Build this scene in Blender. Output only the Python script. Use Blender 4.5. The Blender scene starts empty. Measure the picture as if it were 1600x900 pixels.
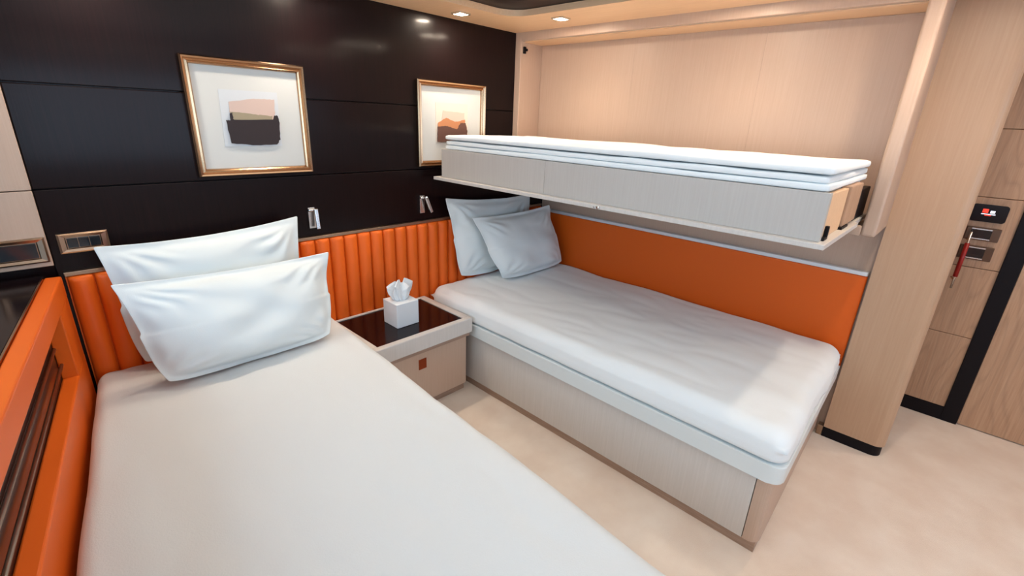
import bpy, bmesh, math, random
from mathutils import Vector, Matrix, noise
S = bpy.context.scene
C = S.collection
random.seed(7)

# ------------------------------------------------------------------ camera
cam_d = bpy.data.cameras.new('camera'); cam = bpy.data.objects.new('camera', cam_d); C.objects.link(cam)
F = Vector((0.68956, 0.64078, -0.33750)); RT = Vector((0.69064, -0.72208, 0.04015)); UP = Vector((0.21798, 0.26078, 0.94047))
m = Matrix((RT, UP, -F)).transposed().to_4x4(); m.translation = Vector((-2.7636, -2.3184, 1.55))
cam.matrix_world = m
cam_d.sensor_width = 36; cam_d.lens = 736.4 / 1600 * 36; cam_d.clip_start = 0.02
S.camera = cam
# ------------------------------------------------------------------ light
W = bpy.data.worlds.new('world'); S.world = W; W.use_nodes = True
W.node_tree.nodes['Background'].inputs[0].default_value = (0.75, 0.88, 1, 1)
W.node_tree.nodes['Background'].inputs[1].default_value = 0.6
S.view_settings.view_transform = 'Standard'; S.view_settings.look = 'None'
S.view_settings.gamma = 1; S.view_settings.use_curve_mapping = False
S.view_settings.exposure = 0.0
WIN_STRENGTH = 4.6
REAR_FILL = 3.3  # strength of the added glow behind the camera
SPOT_W = 10.0
LENS_E = 700.0
CEIL_FILL_W = 13.5  # power of the added overhead fill

# ------------------------------------------------------------------ materials
def lin(c):
    return tuple(((x / 255 / 12.92) if x / 255 <= 0.04045 else ((x / 255 + 0.055) / 1.055) ** 2.4) for x in c) + (1,)
def mat(name, col, rough=0.5, metal=0, coat=0, coat_r=0.1, emit=None, es=0, spec=0.5):
    M = bpy.data.materials.new(name); M.use_nodes = True
    b = M.node_tree.nodes['Principled BSDF']
    b.inputs['Base Color'].default_value = lin(col); b.inputs['Roughness'].default_value = rough
    b.inputs['Metallic'].default_value = metal; b.inputs['Coat Weight'].default_value = coat
    b.inputs['Coat Roughness'].default_value = coat_r; b.inputs['Specular IOR Level'].default_value = spec
    if emit: b.inputs['Emission Color'].default_value = lin(emit); b.inputs['Emission Strength'].default_value = es
    return M
def nn(M, t): return M.node_tree.nodes.new(t)
def wood(name, c1, c2, scale=(42, 42, 1.3), rough=0.45, coat=0.0, bump=0.05, coat_r=0.1, figure=0.0, spec=0.5):
    M = mat(name, c1, rough, 0, coat, coat_r, spec=spec); t = M.node_tree; b = t.nodes['Principled BSDF']
    g = nn(M, 'ShaderNodeNewGeometry'); mp = nn(M, 'ShaderNodeMapping'); mp.inputs['Scale'].default_value = scale
    t.links.new(g.outputs['Position'], mp.inputs['Vector'])
    n1 = nn(M, 'ShaderNodeTexNoise'); n1.inputs['Scale'].default_value = 3.2; n1.inputs['Detail'].default_value = 8; n1.inputs['Roughness'].default_value = 0.65
    t.links.new(mp.outputs[0], n1.inputs['Vector'])
    r = nn(M, 'ShaderNodeValToRGB'); r.color_ramp.elements[0].position = 0.34; r.color_ramp.elements[1].position = 0.66
    r.color_ramp.elements[0].color = lin(c2); r.color_ramp.elements[1].color = lin(c1)
    t.links.new(n1.outputs['Fac'], r.inputs['Fac'])
    out = r.outputs['Color']
    if figure:
        mp2 = nn(M, 'ShaderNodeMapping'); mp2.inputs['Scale'].default_value = (5, 5, 0.75)
        t.links.new(g.outputs['Position'], mp2.inputs['Vector'])
        n2 = nn(M, 'ShaderNodeTexNoise'); n2.inputs['Scale'].default_value = 1.3; n2.inputs['Detail'].default_value = 1
        t.links.new(mp2.outputs[0], n2.inputs['Vector'])
        mu = nn(M, 'ShaderNodeMath'); mu.operation = 'MULTIPLY'; mu.inputs[1].default_value = 26; t.links.new(n2.outputs['Fac'], mu.inputs[0])
        fr = nn(M, 'ShaderNodeMath'); fr.operation = 'PINGPONG'; fr.inputs[1].default_value = 1; t.links.new(mu.outputs[0], fr.inputs[0])
        r2 = nn(M, 'ShaderNodeValToRGB'); r2.color_ramp.elements[0].position = 0.0; r2.color_ramp.elements[1].position = 0.45
        r2.color_ramp.elements[0].color = (1 - figure,) * 3 + (1,); r2.color_ramp.elements[1].color = (1, 1, 1, 1)
        t.links.new(fr.outputs[0], r2.inputs['Fac'])
        mx = nn(M, 'ShaderNodeMix'); mx.data_type = 'RGBA'; mx.blend_type = 'MULTIPLY'; mx.inputs[0].default_value = 1
        t.links.new(out, mx.inputs[6]); t.links.new(r2.outputs['Color'], mx.inputs[7]); out = mx.outputs[2]
    t.links.new(out, b.inputs['Base Color'])
    bp = nn(M, 'ShaderNodeBump'); bp.inputs['Strength'].default_value = bump; bp.inputs['Distance'].default_value = 0.01
    t.links.new(n1.outputs['Fac'], bp.inputs['Height']); t.links.new(bp.outputs[0], b.inputs['Normal'])
    if coat: t.links.new(bp.outputs[0], b.inputs['Coat Normal'])
    return M
def cloth(name, col, sc=260, bump=0.15, rough=0.9, col2=None, blotch=3.0):
    M = mat(name, col, rough, spec=0.2); t = M.node_tree; b = t.nodes['Principled BSDF']
    b.inputs['Sheen Weight'].default_value = 0.1
    g = nn(M, 'ShaderNodeNewGeometry')
    w = nn(M, 'ShaderNodeTexNoise'); w.inputs['Scale'].default_value = sc; w.inputs['Detail'].default_value = 2
    t.links.new(g.outputs['Position'], w.inputs['Vector'])
    bp = nn(M, 'ShaderNodeBump'); bp.inputs['Strength'].default_value = bump; bp.inputs['Distance'].default_value = 0.004
    t.links.new(w.outputs['Fac'], bp.inputs['Height']); t.links.new(bp.outputs[0], b.inputs['Normal'])
    if col2:
        n2 = nn(M, 'ShaderNodeTexNoise'); n2.inputs['Scale'].default_value = blotch; n2.inputs['Detail'].default_value = 5
        t.links.new(g.outputs['Position'], n2.inputs['Vector'])
        r = nn(M, 'ShaderNodeValToRGB'); r.color_ramp.elements[0].position = 0.35; r.color_ramp.elements[1].position = 0.65
        r.color_ramp.elements[0].color = lin(col2); r.color_ramp.elements[1].color = lin(col)
        t.links.new(n2.outputs['Fac'], r.inputs['Fac']); t.links.new(r.outputs['Color'], b.inputs['Base Color'])
    return M
M_dark = wood('dark_lacquered_wood', (24, 10, 11), (14, 6, 7), rough=0.32, coat=0.17, coat_r=0.11, bump=0.06, scale=(44, 44, 1.0), spec=0.12)
M_black = mat('black_gloss_lacquer', (20, 9, 12), 0.16, spec=0.22)
M_ring = mat('dark_ceiling_lacquer', (26, 13, 16), 0.35, spec=0.1)
M_kickblack = mat('black_kickboard', (16, 11, 17), 0.5, spec=0.2)
M_oak = wood('pale_bleached_oak', (195, 168, 149), (190, 162, 142), rough=0.42, bump=0.04)
M_oakbunk = wood('grey_bunk_oak', (193, 187, 181), (187, 180, 174), rough=0.5, bump=0.05)
M_oakpillar = wood('honey_bleached_oak', (194, 160, 131), (188, 153, 124), rough=0.42, bump=0.05)
M_railwhite = mat('white_lacquer_rail', (222, 228, 228), 0.35)
M_oakbed = wood('grey_bleached_oak', (212, 205, 199), (205, 198, 191), rough=0.5, bump=0.05)
M_oakwarm = wood('warm_figured_oak', (198, 160, 130), (182, 142, 112), rough=0.45, figure=0.14)
M_ceil = wood('pale_ceiling_oak', (246, 204, 162), (238, 194, 152), rough=0.4, scale=(26, 1.2, 26))
M_kick = wood('brown_kick_wood', (176, 148, 130), (156, 128, 110), rough=0.5, scale=(3, 3, 40))
M_orange = cloth('orange_leather', (228, 101, 27), sc=420, bump=0.06, rough=0.42)
M_orange.node_tree.nodes['Principled BSDF'].inputs['Specular IOR Level'].default_value = 0.28
M_orange.node_tree.nodes['Principled BSDF'].inputs['Sheen Weight'].default_value = 0.0
M_sheet = cloth('white_cotton', (238, 242, 243), sc=340, bump=0.12)
M_sheet2 = cloth('white_textured_cotton', (212, 215, 216), sc=240, bump=0.2)
M_pillow = cloth('white_pillow_cotton', (222, 230, 232), sc=420, bump=0.08)
M_carpet = cloth('cream_carpet', (244, 228, 212), sc=500, bump=0.5, rough=0.98, col2=(234, 214, 196), blotch=5)
M_bronze = mat('brushed_bronze', (176, 150, 128), 0.28, 1)
M_chrome = mat('chrome', (225, 225, 225), 0.25, 1)
M_steel = mat('satin_steel_trim', (225, 230, 235), 0.35, 0.35)
M_gold = mat('champagne_gold', (196, 158, 124), 0.2, 1)
M_switch = mat('dark_switch_glass', (26, 34, 40), 0.15, coat=0.4)
M_mat = mat('white_mount_board', (206, 208, 206), 0.7)
M_paper = mat('pale_blue_paper', (206, 211, 216), 0.8)
M_ink = mat('dark_plum_paint', (36, 24, 28), 0.6)
M_pink = mat('blush_paint', (205, 182, 172), 0.8)
M_olive = mat('olive_wash_paint', (158, 146, 122), 0.8)
M_paper2 = mat('cream_paper', (222, 212, 200), 0.8)
M_rust = mat('ochre_paint', (190, 128, 88), 0.8)
M_brownp = mat('brown_paint', (98, 66, 56), 0.8)
M_rose = mat('rose_paint', (222, 190, 176), 0.8)
M_red = mat('red_leather_grip', (160, 22, 18), 0.4)
M_screen = mat('screen_black', (10, 12, 20), 0.15)
M_fabricpanel = cloth('cream_ceiling_fabric', (226, 212, 198))
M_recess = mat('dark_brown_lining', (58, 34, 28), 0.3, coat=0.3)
M_tissue = mat('white_tissue_card', (226, 230, 233), 0.6)
M_lens = mat('lamp_lens', (255, 250, 240), 0.3, emit=(255, 244, 228), es=12.0)
M_bulb = mat('lamp_emitter', (255, 250, 240), 0.3, emit=(255, 236, 212), es=LENS_E)
M_pane = mat('daylit_window_pane', (230, 240, 250), 0.3, emit=(190, 228, 255), es=WIN_STRENGTH)
M_rearfill = mat('rear_fill_glow', (230, 240, 250), 0.3, emit=(190, 222, 255), es=REAR_FILL)  # glowing surface added as rear fill light
M_white = mat('white_icon', (240, 240, 245), 0.4, emit=(240, 240, 255), es=1.0)
M_redicon = mat('red_icon', (220, 60, 40), 0.4, emit=(230, 60, 40), es=1.0)

# ------------------------------------------------------------------ helpers
def obj(name, bm, material, parent=None, smooth=False, mods=None):
    bmesh.ops.recalc_face_normals(bm, faces=bm.faces)
    me = bpy.data.meshes.new(name)
    if parent is not None:
        off = Vector((0, 0, 0)); q = parent
        while q is not None: off += q.location; q = q.parent
        bmesh.ops.translate(bm, vec=-off, verts=bm.verts)
    bm.to_mesh(me); bm.free(); me.materials.append(material)
    o = bpy.data.objects.new(name, me); C.objects.link(o)
    if parent is not None: o.parent = parent
    if smooth:
        for p in me.polygons: p.use_smooth = True
    return o
def base(o, loc):
    """give a single-mesh thing its origin at its base"""
    o.data.transform(Matrix.Translation(-Vector(loc))); o.location = loc
def tag(o, label, cat, group=None):
    o['label'] = label; o['category'] = cat
    if group: o['group'] = group
    return o
def thing(name, label, cat, loc, group=None):
    o = bpy.data.objects.new(name, None); C.objects.link(o); o.location = loc; o.empty_display_size = 0.05
    return tag(o, label, cat, group)
def struct(name, bm, m, smooth=False):
    o = obj(name, bm, m, None, smooth); o['kind'] = 'structure'; return o
def add_box(bm, x0, x1, y0, y1, z0, z1, bev=0.0, seg=2):
    r = bmesh.ops.create_cube(bm, size=1)['verts']
    bmesh.ops.scale(bm, vec=(abs(x1 - x0), abs(y1 - y0), abs(z1 - z0)), verts=r)
    bmesh.ops.translate(bm, vec=((x0 + x1) / 2, (y0 + y1) / 2, (z0 + z1) / 2), verts=r)
    if bev:
        es = list({e for v in r for e in v.link_edges})
        bmesh.ops.bevel(bm, geom=es, offset=bev, segments=seg, affect='EDGES', profile=0.5)
    return bm
def B(x0, x1, y0, y1, z0, z1, bev=0.0, seg=2): return add_box(bmesh.new(), x0, x1, y0, y1, z0, z1, bev, seg)
def prism(bm, poly, z0, z1, bev=0.0, seg=2):
    """vertical prism on an xy polygon"""
    n = len(poly)
    a = [bm.verts.new((x, y, z0)) for x, y in poly]; b = [bm.verts.new((x, y, z1)) for x, y in poly]
    bm.faces.new(a[::-1]); bm.faces.new(b)
    for i in range(n): bm.faces.new((a[i], a[(i + 1) % n], b[(i + 1) % n], b[i]))
    if bev:
        es = list({e for v in a + b for e in v.link_edges})
        bmesh.ops.bevel(bm, geom=es, offset=bev, segments=seg, affect='EDGES', profile=0.5)
    return bm
def tube(bm, pts, r, n=12):
    pts = [Vector(p) for p in pts]; rings = []
    for i, p in enumerate(pts):
        d = (pts[min(i + 1, len(pts) - 1)] - pts[max(i - 1, 0)]).normalized()
        u = d.orthogonal().normalized(); v = d.cross(u)
        rings.append([bm.verts.new(p + (u * math.cos(2 * math.pi * k / n) + v * math.sin(2 * math.pi * k / n)) * r) for k in range(n)])
    for a, b in zip(rings, rings[1:]):
        for k in range(n): bm.faces.new((a[k], a[(k + 1) % n], b[(k + 1) % n], b[k]))
    bm.faces.new(rings[0][::-1]); bm.faces.new(rings[-1])
    return bm
def rrect(x0, x1, y0, y1, r, n=10):
    out = []
    for cx, cy, a0 in ((x1 - r, y1 - r, 0), (x0 + r, y1 - r, 90), (x0 + r, y0 + r, 180), (x1 - r, y0 + r, 270)):
        for k in range(n + 1):
            a = math.radians(a0 + 90 * k / n); out.append((cx + r * math.cos(a), cy + r * math.sin(a)))
    return out
def ring_slab(bm, outer, inner, z0, z1):
    n = len(outer)
    L = [[bm.verts.new((x, y, z)) for x, y in lp] for lp, z in ((outer, z0), (inner, z0), (inner, z1), (outer, z1))]
    for a in range(4):
        A, D = L[a], L[(a + 1) % 4]
        for i in range(n): bm.faces.new((A[i], A[(i + 1) % n], D[(i + 1) % n], D[i]))
    return bm
def soft_slab(quad, z0, z1, r, nx=40, ny=60, nz=6, amp=0.003, freq=4.0, seed=0.0, sag=0.0, amp2=0.0, rb=None):
    """rounded soft slab over quad [(x,y) bl, br, tr, tl]; rounding radius r at the top and upright edges, rb at the bottom"""
    rb = r if rb is None else rb
    q = [Vector((x, y)) for x, y in quad]
    w = ((q[1] - q[0]).length + (q[2] - q[3]).length) / 2; l = ((q[3] - q[0]).length + (q[2] - q[1]).length) / 2; h = z1 - z0
    bm = bmesh.new(); cache = {}
    def vert(i, j, k):
        key = (i, j, k)
        if key in cache: return cache[key]
        def f(t, n, L):   # denser near the ends
            s = t / n; s = 0.5 - 0.5 * math.cos(math.pi * s); s = 0.55 * (t / n) + 0.45 * s
            return s * L
        p = Vector((f(i, nx, w), f(j, ny, l), k / nz * h))
        rr = r if p.z > h / 2 else rb
        inner = Vector((min(max(p.x, r), w - r), min(max(p.y, r), l - r), min(max(p.z, rb), h - r)))
        d = p - inner
        if d.length > 1e-6:
            if p.z >= h - r - 1e-6 and p.z > h / 2 or rr > 1e-4:
                m_ = max(abs(d.x) / r, abs(d.y) / r, abs(d.z) / (r if p.z > h / 2 else max(rb, 1e-5)))
                sc = Vector((d.x / r, d.y / r, d.z / (r if p.z > h / 2 else max(rb, 1e-5))))
                sc = sc.normalized() * m_
                d = Vector((sc.x * r, sc.y * r, sc.z * (r if p.z > h / 2 else max(rb, 1e-5))))
        p = inner + d
        u, v = p.x / w, p.y / l
        xy = (q[0] * (1 - u) + q[1] * u) * (1 - v) + (q[3] * (1 - u) + q[2] * u) * v
        P = Vector((xy.x, xy.y, z0 + p.z))
        e = noise.noise(Vector((P.x * freq + seed, P.y * freq, P.z * freq))) * amp
        if amp2: e += amp2 * (abs(noise.noise(Vector((P.x * 9 + seed, P.y * 3.5, P.z * 5)))) - 0.25)
        top = max(0.0, min(1.0, (P.z - z0) / h))
        side = min(u, 1 - u) * w < r * 0.9 or min(v, 1 - v) * l < r * 0.9
        P.z += e * top
        if side:
            c = (q[0] + q[1] + q[2] + q[3]) / 4; dd = Vector((P.x - c.x, P.y - c.y)).normalized()
            P.x += dd.x * e * 1.2; P.y += dd.y * e * 1.2
        if sag: P.z -= sag * (1 - (2 * u - 1) ** 4) * 0
        cache[key] = bm.verts.new(P); return cache[key]
    def quadf(a, b, c, d):
        try: bm.faces.new((vert(*a), vert(*b), vert(*c), vert(*d)))
        except ValueError: pass
    for i in range(nx):
        for j in range(ny):
            for k in (0, nz): quadf((i, j, k), (i + 1, j, k), (i + 1, j + 1, k), (i, j + 1, k))
    for i in range(nx):
        for k in range(nz):
            for j in (0, ny): quadf((i, j, k), (i + 1, j, k), (i + 1, j, k + 1), (i, j, k + 1))
    for j in range(ny):
        for k in range(nz):
            for i in (0, nx): quadf((i, j, k), (i, j + 1, k), (i, j + 1, k + 1), (i, j, k + 1))
    return bm

# ================================================================== STRUCTURE
ZC = 2.062
HD = Vector((-0.1639, -0.9865))                 # direction of the angled hull side, towards the foot of the bed
def hull(s, out=0.0):                           # point on hull line, 'out' metres outward
    nx_, ny_ = -0.9865, 0.1639
    return (-2.697 + HD.x * s + nx_ * out, HD.y * s + ny_ * out)
struct('floor', B(-4.2, 3.0, -4.6, 0.1, -0.08, 0.0), M_carpet)
# dark panelled wall with two horizontal shadow gaps
bm = bmesh.new()
for z0, z1 in ((0.0, 1.2515), (1.2555, 1.5955), (1.5995, ZC + 0.1)):
    add_box(bm, -2.712, 0.03, 0.0, 0.03, z0, z1, 0.003, 2)
add_box(bm, -4.2, 0.2, 0.028, 0.1, 0, ZC + 0.2)
struct('wall_front', bm, M_dark)
# light wood pier beside the window
bm = bmesh.new()
for z0, z1 in ((0.985, 1.2515), (1.2545, ZC + 0.1)): add_box(bm, -3.9, -2.714, -0.012, 0.027, z0, z1, 0.002, 1)
struct('trim_1', bm, M_oak)
# hull side: lower lining below the ledge, ledge, window wall
bm = bmesh.new(); prism(bm, [hull(0.0, 0.05), hull(4.6, 0.05), hull(4.6, 0.30), hull(0.0, 0.30)], 0.0, 0.93)
struct('wall_left', bm, M_oakwarm)
bm = bmesh.new(); prism(bm, [hull(0.01, 0.052), hull(4.5, 0.052), hull(4.5, 0.60), hull(0.10, 0.60)], 0.932, 0.953, 0.003, 1)
struct('trim_2', bm, M_black)
bm = bmesh.new()
def hq(s0, s1, z0, z1, o0=0.60, o1=0.68): prism(bm, [hull(s0, o0), hull(s1, o0), hull(s1, o1), hull(s0, o1)], z0, z1)
hq(0.0, 4.6, 0, 1.08); hq(0.0, 4.6, 1.88, ZC + 0.1); hq(0.0, 0.5, 1.08, 1.88); hq(3.6, 4.6, 1.08, 1.88)
struct('wall_window_side', bm, M_oak)
bm = bmesh.new()
hq(0.5, 0.54, 1.08, 1.88, 0.58, 0.68); hq(3.56, 3.6, 1.08, 1.88, 0.58, 0.68); hq(0.54, 3.56, 1.08, 1.12, 0.58, 0.68); hq(0.54, 3.56, 1.84, 1.88, 0.58, 0.68); hq(2.03, 2.07, 1.12, 1.84, 0.58, 0.68)
wf = struct('window_1', bm, M_dark)
bm = bmesh.new(); hq(0.54, 3.56, 1.12, 1.84, 0.64, 0.65); obj('pane', bm, M_pane, wf)
bm = bmesh.new()
for a in ((-4.4, -3.0, 0, ZC + 0.1), (0.2, 3.0, 0, ZC + 0.1), (-3.0, 0.2, 0, 0.9), (-3.0, 0.2, 1.9, ZC + 0.1)): add_box(bm, a[0], a[1], -4.6, -4.5, a[2], a[3])
struct('wall_back', bm, M_oak)
bm = bmesh.new()
for a in ((-3.0, -2.95, 0.9, 1.9), (0.15, 0.2, 0.9, 1.9), (-2.95, 0.15, 0.9, 0.95), (-2.95, 0.15, 1.85, 1.9), (-1.42, -1.38, 0.95, 1.85)): add_box(bm, a[0], a[1], -4.6, -4.49, a[2], a[3])
wf = struct('rear_fill_frame', bm, M_dark); obj('pane', B(-2.95, 0.15, -4.57, -4.56, 0.95, 1.85), M_rearfill, wf)  # added unseen light opening, brightens pillows and right bed from behind the camera
# right-hand wall under the bunk niche
struct('wall_right', B(0.03, 0.12, -2.1, 0.0, 0, 1.2), M_oak)
# niche frame round the bunk (header, jambs, bottom rail, back)
bm = bmesh.new()
add_box(bm, -0.334, -0.300, -2.045, -0.05, 2.014, ZC + 0.05, 0.004)
add_box(bm, -0.334, 0.12, -0.05, -0.0005, 1.145, ZC + 0.05, 0.004)
add_box(bm, -0.334, 0.12, -2.098, -2.045, 1.145, ZC + 0.05, 0.012, 4)
add_box(bm, -0.334, 0.03, -2.045, -0.05, 1.145, 1.185, 0.004)
struct('trim_3', bm, M_oak)
bm = B(-0.300, -0.13, -2.045, -0.05, 2.010, ZC + 0.05); struct('trim_4', bm, M_ceil)
bm = bmesh.new()
for y0, y1 in ((-0.75, -0.052), (-1.45, -0.7503), (-2.043, -1.4503)): add_box(bm, -0.13, -0.10, y0, y1, 1.187, 2.0095, 0.0006, 1)
struct('wall_niche', bm, M_oak)
# pillar at the end of the bunk wall
r = 0.045; poly = [(-0.02, -2.098)]
for k in range(9):
    a = math.pi / 2 * k / 8; poly.append((-0.02 + r - r * math.cos(a), -2.362 + r - r * math.sin(a)))
poly += [(0.26, -2.362), (0.26, -2.098)]
polyb = [(x + (0.008 if x < 0.2 else 0), y + (0.008 if y < -2.2 else -0.0)) for x, y in poly]
bm = bmesh.new(); prism(bm, poly, 0.062, ZC + 0.08); struct('wall_pillar', bm, M_oakpillar)
bm = bmesh.new(); prism(bm, polyb, 0.0, 0.062); struct('baseboard_pillar', bm, M_kickblack)
struct('trim_5', B(-0.011, 0.03, -2.112 + 0.016, -2.070, 0.0, 0.058, 0.002), M_bronze)
# passage wall beyond
bm = bmesh.new()
for z0, z1 in ((0.081, 0.5135), (0.5165, 0.8995), (0.9025, 1.2675), (1.2705, 1.60), (1.603, ZC + 0.1)):
    add_box(bm, 0.70, 0.744, -2.556, -1.6, z0, z1, 0.0015, 1)
struct('wall_passage', bm, M_oakwarm)
struct('wall_passage_core', B(0.745, 0.80, -2.6, -1.6, 0, ZC + 0.1), M_kickblack)
struct('baseboard_passage', B(0.693, 0.76, -2.556, -1.6, 0, 0.08), M_kickblack)
struct('door_frame_1', B(0.69, 0.78, -2.628, -2.556, 0, ZC + 0.1, 0.002), M_kickblack)
struct('door_1', B(0.705, 0.75, -3.5, -2.63, 0.006, ZC + 0.1, 0.002), M_oakwarm)
struct('wall_corridor', B(0.70, 0.78, -4.6, -3.5, 0, ZC + 0.1), M_oakwarm)
struct('wall_inner', B(0.26, 0.76, -1.62, -1.58, 0, ZC + 0.1), M_oak)
# ceiling: oak band, dark lacquered ring, fabric centre panel
outer = rrect(-4.4, 0.9, -4.6, 0.08, 0.001); inner = rrect(-3.05, -0.69, -3.9, -0.305, 0.13)
bm = bmesh.new(); ring_slab(bm, outer, inner, ZC, ZC + 0.03); struct('ceiling', bm, M_ceil)
o2 = rrect(-3.07, -0.67, -3.92, -0.285, 0.14); i2 = rrect(-2.92, -0.83, -3.77, -0.445, 0.15)
bm = bmesh.new(); ring_slab(bm, o2, i2, ZC + 0.032, ZC + 0.075); struct('ceiling_ring', bm, M_ring)
struct('ceiling_panel', B(-3.3, -0.4, -4.1, -0.1, ZC + 0.13, ZC + 0.16), M_fabricpanel)
bm = bmesh.new(); ring_slab(bm, rrect(-3.3, -0.4, -4.1, -0.1, 0.01), rrect(-3.0, -0.75, -3.86, -0.365, 0.15), ZC + 0.076, ZC + 0.13); struct('ceiling_upstand', bm, M_ring)

# ================================================================== DOWNLIGHTS
def downlight(x, y, label, power=SPOT_W, seen=True):
    t = thing('ceiling_downlight', label, 'downlight', (x, y, ZC - 0.008), 'square ceiling downlights')
    h = 0.038
    bm = bmesh.new(); ring_slab(bm, rrect(x - h, x + h, y - h, y + h, 0.004, 3), rrect(x - h + .009, x + h - .009, y - h + .009, y + h - .009, 0.003, 3), ZC - 0.008, ZC)
    obj('trim', bm, M_chrome, t)
    obj('lens', B(x - h + .009, x + h - .009, y - h + .009, y + h - .009, ZC - 0.0065, ZC - 0.0005), M_lens, t)
    obj('emitter', B(x - .016, x + .016, y - .016, y + .016, ZC - 0.0085, ZC - 0.0066), M_bulb, t)
    ld = bpy.data.lights.new('downlight_beam', 'SPOT'); ld.energy = power; ld.spot_size = math.radians(135); ld.spot_blend = 0.9
    ld.color = (1.0, 0.84, 0.66); ld.shadow_soft_size = 0.03
    lo = bpy.data.objects.new('downlight_beam', ld); C.objects.link(lo); lo.parent = t; lo.location = (0, 0, -0.012)
    return t
downlight(-0.93, -0.165, 'square ceiling downlight over the dark wall, beside the smaller picture')
downlight(-0.56, -0.54, 'square ceiling downlight over the bunk niche header')
downlight(-1.72, -0.165, 'square ceiling downlight over the dark wall between the two beds')
downlight(-2.45, -0.165, 'square ceiling downlight over the left bed pillows')
downlight(-0.56, -1.45, 'square ceiling downlight over the middle of the upper bunk')
downlight(-0.56, -2.25, 'square ceiling downlight near the pale pillar')
downlight(0.35, -2.9, 'square ceiling downlight in the passage by the door')
downlight(-1.4, -4.1, 'square ceiling downlight at the far end of the cabin')
downlight(-2.5, -4.1, 'square ceiling downlight behind the left bed foot')
ld = bpy.data.lights.new('ceiling_fill_light', 'AREA'); ld.shape = 'RECTANGLE'; ld.size = 1.7; ld.size_y = 2.8; ld.energy = CEIL_FILL_W; ld.color = (0.93, 0.98, 1.0)  # added area light in the ceiling recess, cool fill for the whole cabin
lo = bpy.data.objects.new('ceiling_fill_light', ld); C.objects.link(lo); lo.location = (-1.88, -2.12, ZC + 0.12)

# ================================================================== HEADBOARD (channel tufted)
t = thing('channel_headboard', 'orange leather headboard of upright padded channels along the dark wall', 'headboard', (-1.36, -0.02, 0.40))
bm = bmesh.new(); pitch = 0.0775; x = -2.692; n = 0
z0, z1 = 0.40, 0.938
while x < -0.04:
    w = min(pitch, -0.005 - x); K = 10
    prof = []
    for k in range(K + 1):
        a = math.pi * k / K; prof.append((x + w / 2 - w / 2 * math.cos(a), -0.006 - 0.034 * math.sin(a) ** 0.8))
    rows = []
    for z, s in ((z0, 1), (z1 - 0.02, 1), (z1 - 0.008, 0.86), (z1 - 0.001, 0.55), (z1, 0.1)):
        rows.append([bm.verts.new((px, -0.008 + (py + 0.008) * s, z)) for px, py in prof])
    for a, b in zip(rows, rows[1:]):
        for k in range(K): bm.faces.new((a[k], a[k + 1], b[k + 1], b[k]))
    x += pitch
obj('padding', bm, M_orange, t, True)
obj('backing', B(-2.695, -0.003, -0.012, -0.0005, 0.40, 0.936), M_orange, t)
o = obj('top_trim', B(-2.697, -0.003, -0.024, -0.0005, 0.940, 0.956, 0.002), M_bronze, t)

# ================================================================== ORANGE PANEL ALONG THE RIGHT WALL
t = thing('upholstered_wall_panel', 'flat orange leather panel along the wall beside the right bed, under the bunk', 'wall panel', (0.015, -1.05, 0.40))
obj('padding', B(0.0, 0.029, -2.087, -0.05, 0.40, 0.902, 0.008, 3), M_orange, t)
obj('top_trim', B(-0.008, 0.029, -2.087, -0.05, 0.903, 0.924, 0.004), M_steel, t)

# ================================================================== HULL-SIDE ORANGE PANEL with recess
t = thing('upholstered_side_panel', 'orange leather side panel with a long dark recess, left of the left bed', 'side panel', (-2.80, -0.9, 0.30))
def hp(bm, s0, s1, z0, z1, o0, o1, bev=0.0): return prism(bm, [hull(s0, o0), hull(s1, o0), hull(s1, o1), hull(s0, o1)], z0, z1, bev, 3)
obj('top_rail', hp(bmesh.new(), 0.045, 2.6, 0.872, 0.952, 0.0, 0.046, 0.006), M_orange, t)
obj('bottom_rail', hp(bmesh.new(), 0.045, 2.6, 0.30, 0.645, 0.0, 0.046, 0.006), M_orange, t)
obj('end_stile', hp(bmesh.new(), 0.045, 0.25, 0.640, 0.875, 0.0008, 0.0455, 0.004), M_orange, t)
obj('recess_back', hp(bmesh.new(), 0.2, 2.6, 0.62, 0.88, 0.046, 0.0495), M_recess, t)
bm = bmesh.new(); 
for z, o in ((0.70, 0.034), (0.76, 0.040)):
    a = hull(0.26, o); b = hull(2.6, o); tube(bm, [(a[0], a[1], z), (b[0], b[1], z)], 0.0055, 8)
obj('rail', bm, M_bronze, t, True)
obj('top_trim', hp(bmesh.new(), 0.045, 2.6, 0.945, 0.9555, 0.0465, 0.0515), M_gold, t)

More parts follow.
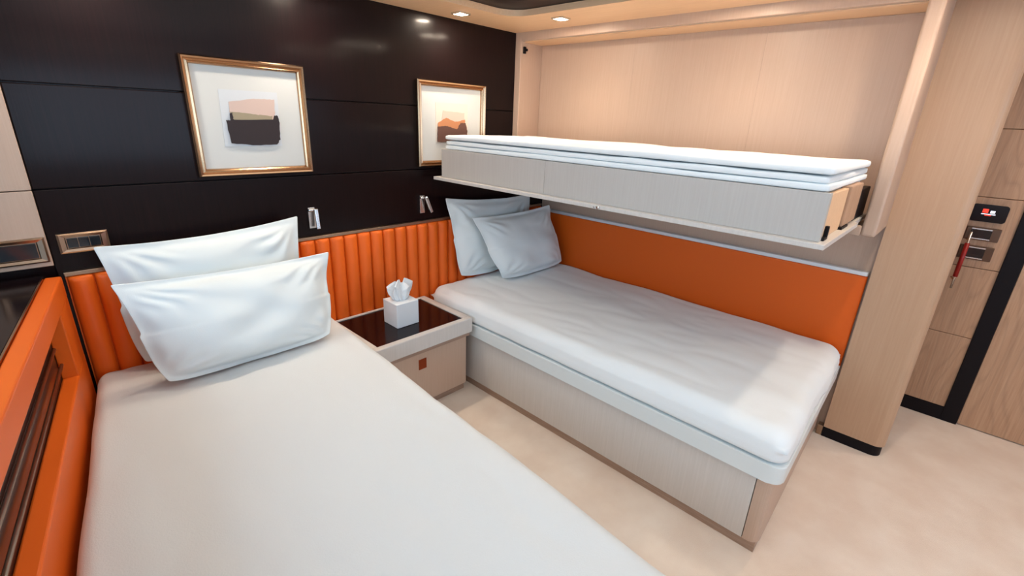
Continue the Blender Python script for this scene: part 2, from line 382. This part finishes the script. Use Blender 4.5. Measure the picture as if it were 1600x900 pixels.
# ================================================================== BEDS
def foot_round(q, r=0.05, n=8):
    """polygon from [foot-left, foot-right, head-right, head-left] with the foot-left corner rounded"""
    A, Bp, Cc, D = [Vector(p) for p in q]
    a = A + (D - A).normalized() * r; b = A + (Bp - A).normalized() * r
    return [tuple(a * (1 - t) ** 2 + A * 2 * t * (1 - t) + b * t * t) for t in [k / n for k in range(n + 1)]] + [tuple(Bp), tuple(Cc), tuple(D)]
def inset(q, d):
    c = [sum(p[0] for p in q) / 4, sum(p[1] for p in q) / 4]
    return [(p[0] + (d if p[0] < c[0] else -d), p[1] + (d if p[1] < c[1] else -d)) for p in q]
def bed(label, loc, q, mirror=False):
    t = thing('bed', label, 'bed', loc, 'two single beds')
    A, Bp, Cc, D = [Vector(p) for p in q]; ys = (D - A).normalized()
    s1 = A + ys * 0.055; s2 = A + ys * 0.058
    e = Bp + (Cc - Bp).normalized() * 0.055; e2 = Bp + (Cc - Bp).normalized() * 0.058
    bm = bmesh.new(); prism(bm, [tuple(s2), tuple(e2), tuple(Cc), tuple(D)], 0.045, 0.345); obj('side_panel', bm, M_oakbed, t)
    bm = bmesh.new(); pr = foot_round([tuple(A), tuple(Bp), tuple(e), tuple(s1)], 0.045); prism(bm, pr, 0.045, 0.345); obj('end_panel', bm, M_oak if not mirror else M_oakbed, t)
    bm = bmesh.new(); prism(bm, inset(q, 0.008), 0.0, 0.044); obj('kickboard', bm, M_kick, t)
    bm = bmesh.new(); prism(bm, foot_round(inset(q, -0.026)[:1] + [(q[1][0], q[1][1] - 0.026), q[2], (q[3][0] - 0.026 if not mirror else q[3][0], q[3][1])], 0.06), 0.350, 0.424, 0.004, 2); obj('rail', bm, M_railwhite, t)
    bm = bmesh.new(); prism(bm, inset(q, 0.02), 0.345, 0.350); obj('shadow_gap', bm, M_kickblack, t)
    return t
bed('pale oak single bed on the right, under the fold-down bunk', (-0.55, -1.1, 0), [(-1.084, -2.095), (-0.012, -2.062), (-0.012, -0.045), (-1.060, -0.045)])
sp = obj('bedspread', soft_slab([(-1.108, -2.118), (-0.022, -2.082), (-0.012, -0.045), (-1.085, -0.045)], 0.4255, 0.552, 0.070, 80, 130, 10, 0.006, 3.0, 1.0, amp2=0.009, rb=0.002), M_sheet, None, True)
tag(sp, 'white bedspread tucked over the right bed, beneath the upper bunk', 'bedspread', 'white bedspreads'); base(sp, (-0.56, -1.08, 0.4255))
bed('single bed on the left, against the orange side panel', (-2.3, -1.2, 0), [(-3.03, -2.28), (-1.915, -2.28), (-1.765, -0.045), (-2.680, -0.045)], True)
sp = obj('bedspread', soft_slab([(-3.055, -2.33), (-1.885, -2.33), (-1.735, -0.048), (-2.690, -0.048)], 0.4255, 0.552, 0.05, 80, 130, 8, 0.005, 3.0, 9.0, amp2=0.007, rb=0.006), M_sheet2, None, True)
tag(sp, 'white bedspread over the left bed in the foreground', 'bedspread', 'white bedspreads'); base(sp, (-2.35, -1.2, 0.4255))

# ================================================================== PILLOWS
def pillow(label, TL, TR, BR, BL, thick, seed, pinch=0.05, flange=0.075):
    TL, TR, BR, BL = map(Vector, (TL, TR, BR, BL)); N = 44; bm = bmesh.new()
    nrm = ((TR - TL).cross(TL - BL)).normalized()
    if nrm.y > 0: nrm = -nrm                       # front faces the foot of the bed
    sheets = []
    for sgn in (1, -1):
        rows = []
        for j in range(N + 1):
            row = []
            for i in range(N + 1):
                u, v = -1 + 2 * i / N, -1 + 2 * j / N
                # edges pulled in at mid-length so the corners stay pointed
                tk = max(0.0, -v) ** 2
                uu = u * (1 - pinch * 0.7 * (1 - v * v) * (1 if v > 0 else 0.3) - 0.06 * max(0.0, (-v - 0.1) / 0.9) ** 3)
                vv = v * (1 - (pinch * 1.5 * (1 - u * u) if v > 0 else -0.02 * (1 - u * u)))
                if v < 0: vv += 0.07 * abs(u) ** 5 * tk
                a, b = (uu + 1) / 2, (vv + 1) / 2
                P = (BL * (1 - a) + BR * a) * (1 - b) + (TL * (1 - a) + TR * a) * b
                fu, fv = min(1, abs(u) / (1 - flange)), min(1, abs(v) / (1 - flange * 1.4))
                body = (max(0.0, 1 - fu ** 3.2)) ** 0.6 * (max(0.0, 1 - fv ** 2.8)) ** 0.5
                belly = 1.0 - 0.30 * v                  # filling settles to the lower half
                rad = max(abs(u), abs(v))
                wr = noise.noise(Vector((u * 2.2 + seed, v * 2.2, seed))) * 0.016
                k = noise.noise(Vector((u * 3 + seed, v * 3, 4 + seed)))
                # creases radiating in from the corners
                for cu, cv in ((-1, 1), (1, 1), (-1, -1), (1, -1)):
                    du, dv = u - cu, v - cv; rr_ = math.hypot(du, dv); an = math.atan2(dv, du)
                    wr += 0.0075 * math.sin(an * 17 + seed * 3 + k * 2.5) * math.exp(-((rr_ - 0.42) / 0.26) ** 2)
                wr *= min(1, body * 2.2)
                fl = noise.noise(Vector((u * 2.5, v * 2.5, seed + 7))) * 0.018 * max(0, (rad - 0.8) / 0.2)
                P = P + nrm * (sgn * (thick / 2 * body * belly + 0.0015) + fl + (wr if sgn > 0 else wr * 0.3))
                row.append(bm.verts.new(P))
            rows.append(row)
        for j in range(N):
            for i in range(N): bm.faces.new((rows[j][i], rows[j][i + 1], rows[j + 1][i + 1], rows[j + 1][i]))
        sheets.append(rows)
    A, Bk = sheets
    loop = [(0, i) for i in range(N)] + [(j, N) for j in range(N)] + [(N, i) for i in range(N, 0, -1)] + [(j, 0) for j in range(N, 0, -1)]
    for q in range(len(loop)):
        a = loop[q]; b = loop[(q + 1) % len(loop)]
        bm.faces.new((A[a[0]][a[1]], A[b[0]][b[1]], Bk[b[0]][b[1]], Bk[a[0]][a[1]]))
    o = obj('pillow', bm, M_pillow, None, True)
    zmin = min(v.co.z for v in o.data.vertices); c = (BL + BR) / 2
    base(o, (c.x, c.y, zmin)); tag(o, label, 'pillow', 'white flanged pillows')
    md = o.modifiers.new('smooth', 'SUBSURF'); md.levels = 1; md.render_levels = 1
    return o
pillow('tall white pillow at the back of the left bed, leaning on the headboard', (-2.605, -0.10, 1.055), (-1.865, -0.10, 1.085), (-1.90, -0.16, 0.570), (-2.56, -0.16, 0.570), 0.12, 1.3, 0.06)
pillow('plump white pillow at the front of the left bed', (-2.60, -0.27, 0.955), (-1.815, -0.27, 0.94), (-1.87, -0.37, 0.568), (-2.53, -0.37, 0.568), 0.15, 5.1, 0.05)
pillow('white pillow at the back of the right bed, partly hidden by another', (-0.985, -0.09, 1.09), (-0.215, -0.09, 1.055), (-0.20, -0.13, 0.572), (-0.90, -0.13, 0.572), 0.11, 8.4, 0.06)
pillow('white pillow at the front of the right bed, against the orange wall panel', (-0.86, -0.20, 0.975), (-0.135, -0.20, 0.985), (-0.05, -0.31, 0.564), (-0.70, -0.31, 0.564), 0.14, 12.7, 0.05)

# ================================================================== NIGHTSTAND
t = thing('nightstand', 'low oak nightstand with dark glossy top between the two beds', 'nightstand', (-1.42, -0.25, 0))
xr = -1.118; xl = -1.735; yf = -0.497; zt = 0.487
obj('body', B(xl, -1.12, -0.44, -0.04, 0.055, 0.37, 0.002), M_oakwarm, t)
obj('kickboard', B(xl, -1.12, -0.425, -0.06, 0.0, 0.055), M_kick, t)
bm = bmesh.new()
add_box(bm, xl, xr, yf, yf + 0.035, 0.398, zt, 0.006, 3); add_box(bm, xl, xr, -0.06, -0.042, 0.398, zt, 0.003)
add_box(bm, xr - 0.045, xr, yf + 0.034, -0.059, 0.398, zt, 0.003); add_box(bm, xl, xl + 0.03, yf + 0.034, -0.059, 0.398, zt, 0.003)
obj('rim', bm, M_oakbed, t)
obj('top', B(xl + 0.029, xr - 0.044, yf + 0.034, -0.059, 0.405, zt - 0.006), M_black, t)
obj('shadow_gap', B(xl, -1.125, yf + 0.02, -0.05, 0.371, 0.397), M_kick, t)
d = obj('drawer', B(xl + 0.004, -1.135, -0.462, -0.4402, 0.060, 0.366, 0.002), M_oak, t)
p_ = obj('finger_pull', B(-1.468, -1.418, -0.4645, -0.4622, 0.268, 0.328, 0.0008), mat('copper_pull', (150, 74, 46), 0.35, 1), d)

# ================================================================== TISSUE BOX
t = thing('tissue_box', 'white cube tissue box with a tissue pulled up, on the nightstand', 'tissue box', (-1.44, -0.27, zt - 0.006))
zb = zt - 0.0055
bm = bmesh.new(); add_box(bm, -1.512, -1.375, -0.345, -0.215, zb, zb + 0.135, 0.004, 3)
obj('box', bm, M_tissue, t)
bm = bmesh.new(); cx, cy, z0 = -1.443, -0.28, zb + 0.133; rings = []
for k in range(9):
    f = k / 8; row = []
    for a in range(36):
        th = 2 * math.pi * a / 36
        rr = 0.030 + 0.048 * f ** 0.7 * (1 - 0.75 * max(0, f - 0.35)) + 0.024 * f * math.sin(th * 5 + 1) + 0.008 * math.sin(th * 9 + f * 3)
        if k >= 6: rr *= (1, 0.72, 0.38)[k - 6] if k < 9 else 0.3
        zz = z0 + 0.092 * f + 0.018 * f * math.sin(th * 5 + 1) + 0.010 * math.sin(th * 3 + 2) * f
        row.append(bm.verts.new((cx + rr * math.cos(th), cy + 0.6 * rr * math.sin(th), zz)))
    rings.append(row)
for a, b in zip(rings, rings[1:]):
    for k in range(36): bm.faces.new((a[k], a[(k + 1) % 36], b[(k + 1) % 36], b[k]))
bm.faces.new(rings[-1])
obj('tissue', bm, M_tissue, t)

# ================================================================== PICTURES
def fr_poly(bm, pts, y, th=0.0015):
    a = [bm.verts.new((x, y, z)) for x, z in pts]; b = [bm.verts.new((x, y - th, z)) for x, z in pts]
    bm.faces.new(a); bm.faces.new(b[::-1])
    for i in range(len(pts)): bm.faces.new((a[i], b[i], b[(i + 1) % len(pts)], a[(i + 1) % len(pts)]))
    return bm
def ragged(pts, amp, seed, n=8):
    rnd = random.Random(seed); out = []
    for (x0, z0), (x1, z1) in zip(pts, pts[1:] + pts[:1]):
        for k in range(n):
            f = k / n; out.append((x0 + (x1 - x0) * f + rnd.uniform(-amp, amp), z0 + (z1 - z0) * f + rnd.uniform(-amp, amp)))
    return out
def picture(label, x0, x1, z0, z1, fm):
    t = thing('framed_picture', label, 'picture', ((x0 + x1) / 2, -0.015, z0), 'framed abstract pictures on the dark wall')
    w = 0.032; bm = bmesh.new()
    # moulding profile (inset, projection) swept round the rectangle
    prof = [(0.0, 0.002), (0.0, 0.022), (0.005, 0.030), (0.011, 0.027), (0.016, 0.019), (0.024, 0.023), (0.029, 0.018), (w, 0.010), (w, 0.002)]
    loops = []
    for ins, pr in prof: loops.append([bm.verts.new(c) for c in ((x0 + ins, -pr, z0 + ins), (x1 - ins, -pr, z0 + ins), (x1 - ins, -pr, z1 - ins), (x0 + ins, -pr, z1 - ins))])
    for a, b in zip(loops, loops[1:] + loops[:1]):
        for i in range(4): bm.faces.new((a[i], a[(i + 1) % 4], b[(i + 1) % 4], b[i]))
    obj('frame', bm, fm, t)
    obj('mount', B(x0 + w - 0.002, x1 - w + 0.002, -0.008, -0.003, z0 + w - 0.002, z1 - w + 0.002), M_mat, t)
    return t
t = picture('larger-looking gilt framed abstract picture on the dark wall, above the left bed', -2.212, -1.734, 1.270, 1.735, M_gold)
a = obj('artwork', fr_poly(bmesh.new(), [(-2.096, 1.392), (-1.862, 1.392), (-1.858, 1.617), (-2.090, 1.617)], -0.0082), M_paper, t)
obj('paint_wash', fr_poly(bmesh.new(), ragged([(-2.060, 1.49), (-1.880, 1.50), (-1.872, 1.588), (-1.96, 1.586), (-2.058, 1.570)], 0.0015, 1), -0.0100), M_pink, a)
obj('paint_strip', fr_poly(bmesh.new(), ragged([(-2.060, 1.49), (-1.893, 1.495), (-1.890, 1.518), (-1.97, 1.524), (-2.058, 1.532)], 0.0015, 2), -0.0118), M_olive, a)
obj('paint_block', fr_poly(bmesh.new(), ragged([(-2.078, 1.497), (-2.064, 1.497), (-2.061, 1.526), (-2.052, 1.526), (-2.050, 1.500), (-1.890, 1.503), (-1.884, 1.522), (-1.867, 1.521), (-1.864, 1.49), (-1.868, 1.42), (-1.885, 1.398), (-1.97, 1.396), (-2.072, 1.405)], 0.0018, 3, 5), -0.0136), M_ink, a)
t = picture('gilt framed abstract picture nearer the corner, partly behind the bunk', -1.115, -0.607, 1.270, 1.735, M_gold)
a = obj('artwork', fr_poly(bmesh.new(), [(-0.985, 1.40), (-0.742, 1.40), (-0.742, 1.622), (-0.985, 1.622)], -0.0082), M_paper2, t)
obj('paint_wash', fr_poly(bmesh.new(), ragged([(-0.95, 1.50), (-0.77, 1.50), (-0.77, 1.57), (-0.93, 1.58)], 0.002, 4), -0.0100), M_rose, a)
obj('paint_strip', fr_poly(bmesh.new(), ragged([(-0.97, 1.46), (-0.765, 1.46), (-0.765, 1.532), (-0.84, 1.520), (-0.91, 1.540), (-0.97, 1.51)], 0.002, 5), -0.0118), M_rust, a)
obj('paint_block', fr_poly(bmesh.new(), ragged([(-0.978, 1.405), (-0.748, 1.405), (-0.748, 1.47), (-0.762, 1.515), (-0.80, 1.515), (-0.83, 1.476), (-0.90, 1.495), (-0.975, 1.492)], 0.002, 6), -0.0136), M_brownp, a)

# ================================================================== READING LIGHTS
def reading_light(label, x, z, tilt):
    t = thing('reading_light', label, 'reading light', (x, -0.001, z - 0.05), 'chrome wall reading lights')
    obj('wall_plate', B(x - 0.017, x + 0.017, -0.014, -0.0005, z - 0.052, z + 0.052, 0.002), M_chrome, t)
    obj('pivot', tube(bmesh.new(), [(x - 0.018, -0.022, z + 0.040), (x + 0.022, -0.022, z + 0.040)], 0.007, 12), M_chrome, t, True)
    bm = bmesh.new(); add_box(bm, -0.009, 0.009, -0.012, 0.0, -0.095, 0.004, 0.003, 3)
    bmesh.ops.rotate(bm, cent=(0, 0, 0), matrix=Matrix.Rotation(tilt, 3, 'Y') @ Matrix.Rotation(-0.12, 3, 'X'), verts=bm.verts)
    bmesh.ops.translate(bm, vec=(x + 0.013, -0.030, z + 0.042), verts=bm.verts)
    obj('lamp_head', bm, M_chrome, t)
    return t
reading_light('chrome reading light with folded head, above the left bed', -1.760, 1.048, 0.0)
reading_light('chrome reading light with head swung out, left of the right bed pillows', -1.094, 1.052, -0.32)

# ================================================================== SWITCH PLATES
def switch_plate(label, x0, x1, z0, z1, yw, mods, grp='switch plates on the window end of the wall'):
    t = thing('switch_plate', label, 'switch plate', ((x0 + x1) / 2, yw, z0))
    bm = bmesh.new(); ring = [(x0, x1, z0, z1, 0), (x0 + .022, x1 - .022, z0 + .016, z1 - .016, 1)]
    prof = [(0, 0, 0.001), (0, 0, 0.010), (.006, .005, 0.014), (.020, .014, 0.011), (.023, .016, 0.004)]
    lp = [[bm.verts.new(c) for c in ((x0 + a, yw - pr, z0 + b), (x1 - a, yw - pr, z0 + b), (x1 - a, yw - pr, z1 - b), (x0 + a, yw - pr, z1 - b))] for a, b, pr in prof]
    for a, b in zip(lp, lp[1:]):
        for i in range(4): bm.faces.new((a[i], a[(i + 1) % 4], b[(i + 1) % 4], b[i]))
    bm.faces.new(lp[-1])
    obj('frame', bm, M_bronze, t)
    L = (x1 - x0 - .048) / mods
    for k in range(mods):
        obj('rocker', B(x0 + .024 + L * k + .001, x0 + .024 + L * (k + 1) - .001, yw - 0.009, yw - 0.003, z0 + .018, z1 - .018, 0.0015), M_switch, t)
    return t
switch_plate('bronze switch plate with dark rockers on the dark wall, above the left bed', -2.688, -2.545, 1.022, 1.094, 0.0, 3)
switch_plate('larger bronze socket plate on the pale pier at the left edge', -2.872, -2.720, 1.003, 1.092, -0.012, 1)

# ================================================================== PULLMAN BUNK
t = thing('fold_down_bunk', 'pale oak fold-down upper bunk hanging open over the right bed', 'bunk bed', (-0.6, -1.05, 1.20))
for ya, yb in ((-2.022, -0.869), (-0.8675, -0.095)): obj('front_panel', B(-1.012, -0.985, ya, yb, 1.218, 1.372, 0.001), M_oakbunk, t)
obj('bottom_board', prism(bmesh.new(), [(-1.045, -2.045), (-0.47, -2.045), (-0.47, -2.030), (-0.16, -2.030), (-0.16, -0.06), (-1.045, -0.06)], 1.200, 1.2175, 0.002, 2), M_oakbed, t)
obj('end_panel', B(-0.985, -0.70, -2.018, -1.998, 1.218, 1.366, 0.002), M_ceil, t)  # warmer oak colour imitates the orange light falling on this end
obj('end_panel', B(-0.985, -0.20, -0.118, -0.098, 1.218, 1.366, 0.002), M_oak, t)
obj('hinge_post', B(-0.69, -0.46, -2.026, -1.992, 1.226, 1.372, 0.004), M_oakwarm, t)
obj('hinge_foot', B(-0.71, -0.60, -2.030, -2.000, 1.2176, 1.226), M_kickblack, t)
obj('hinge_arm', B(-0.45, -0.20, -2.020, -1.995, 1.19, 1.34, 0.004), M_kickblack, t)
bm = bmesh.new(); add_box(bm, -0.985, -0.945, -2.030, -2.018, 1.2176, 1.228, 0.002); add_box(bm, -0.950, -0.935, -2.030, -2.018, 1.2176, 1.262, 0.003)
obj('catch', bm, M_kickblack, t)
bm = bmesh.new(); tube(bm, [(-1.0455, -1.205, 1.2085), (-1.0515, -1.205, 1.2085)], 0.007, 14); tube(bm, [(-1.0455, -1.185, 1.2085), (-1.050, -1.185, 1.2085)], 0.004, 10)
obj('latch', bm, M_chrome, t, True)
def bq(i): return [(-0.998 + i, -2.006 + i), (-0.30, -2.006 + i), (-0.30, -0.118), (-0.998 + i, -0.118)]
mt = thing('bunk_mattress', 'white mattress lying in the open upper bunk', 'mattress', (-0.6, -1.05, 1.2176))
obj('core', B(-0.98, -0.30, -1.99, -0.13, 1.2176, 1.365), M_sheet, mt)
obj('lower_pad', soft_slab(bq(-0.004), 1.3725, 1.396, 0.008, 20, 60, 4, 0.003, 6, 2, amp2=0.002), M_sheet, mt, True)
obj('upper_pad', soft_slab(bq(0.000), 1.3965, 1.420, 0.008, 20, 60, 4, 0.003, 6, 5, amp2=0.003), M_sheet, mt, True)
qo = obj('quilt', soft_slab([(-1.000, -2.014), (-0.30, -2.014), (-0.30, -0.112), (-1.000, -0.112)], 1.4245, 1.449, 0.010, 24, 90, 4, 0.005, 4, 3, amp2=0.006), M_sheet, None, True)
tag(qo, 'folded white quilt laid over the bunk mattress', 'quilt'); base(qo, (-0.65, -1.06, 1.424))
bm = bmesh.new(); add_box(bm, -0.315, -0.295, -0.062, -0.0505, 1.945, 1.985, 0.002); tube(bm, [(-0.305, -0.062, 1.965), (-0.305, -0.078, 1.965)], 0.008, 10)
o = obj('bunk_catch', bm, M_kickblack); tag(o, 'small black catch at the top left corner of the bunk niche', 'latch'); base(o, (-0.305, -0.0505, 1.965))

# ================================================================== PASSAGE WALL FITTINGS
t = thing('touch_panel', 'black touch control panel with small lit icons on the passage wall', 'control panel', (0.699, -2.437, 1.146))
bm = bmesh.new(); prism(bm, rrect(-2.506, -2.368, 1.146, 1.234, 0.014, 6), 0, 0.012)
bmesh.ops.transform(bm, matrix=Matrix(((0, 0, 1, 0), (1, 0, 0, 0), (0, 1, 0, 0), (0, 0, 0, 1))), verts=bm.verts); bmesh.ops.translate(bm, vec=(0.687, 0, 0), verts=bm.verts)
obj('panel', bm, M_screen, t)
obj('red_icon', B(0.6855, 0.6868, -2.432, -2.410, 1.192, 1.212), M_redicon, t)
obj('red_bar', B(0.6855, 0.6868, -2.446, -2.422, 1.178, 1.185), M_redicon, t)
obj('white_icon', B(0.6855, 0.6868, -2.458, -2.440, 1.192, 1.205, 0.0004), M_white, t)
obj('white_bar', B(0.6855, 0.6868, -2.462, -2.408, 1.184, 1.188), M_white, t)
for z0, z1, lab in ((1.048, 1.116, 'upper bronze switch plate on the passage wall, behind the red door pull'), (0.945, 1.018, 'lower bronze switch plate on the passage wall, behind the red door pull')):
    s = thing('switch_plate', lab, 'switch plate', (0.699, -2.45, z0), 'switch plates on the passage wall')
    obj('frame', B(0.688, 0.6998, -2.508, -2.375, z0, z1, 0.003), mat('dark_bronze', (110, 88, 74), 0.3, 1), s)
    obj('rocker', B(0.6845, 0.6878, -2.475, -2.395, z0 + .012, z1 - .012, 0.001), M_switch, s)
    for za in (z0 + .006, z1 - .0115): obj('chrome_edge', B(0.684, 0.6878, -2.475, -2.395, za, za + .0055), M_chrome, s)
t = thing('door_pull', 'red leather and chrome bar door pull beside the switch plates', 'door handle', (0.66, -2.402, 0.78))
x_ = 0.635; y_ = -2.398
obj('bar', tube(bmesh.new(), [(x_, y_, 0.785), (x_, y_, 1.095)], 0.0055, 12), M_chrome, t, True)
obj('grip', tube(bmesh.new(), [(x_, y_, 0.850), (x_, y_, 1.035)], 0.0105, 14), M_red, t, True)
for z in (0.832, 1.050): obj('bracket', tube(bmesh.new(), [(x_, y_, z), (0.6995, y_ + 0.012, z)], 0.005, 10), M_gold, t, True)
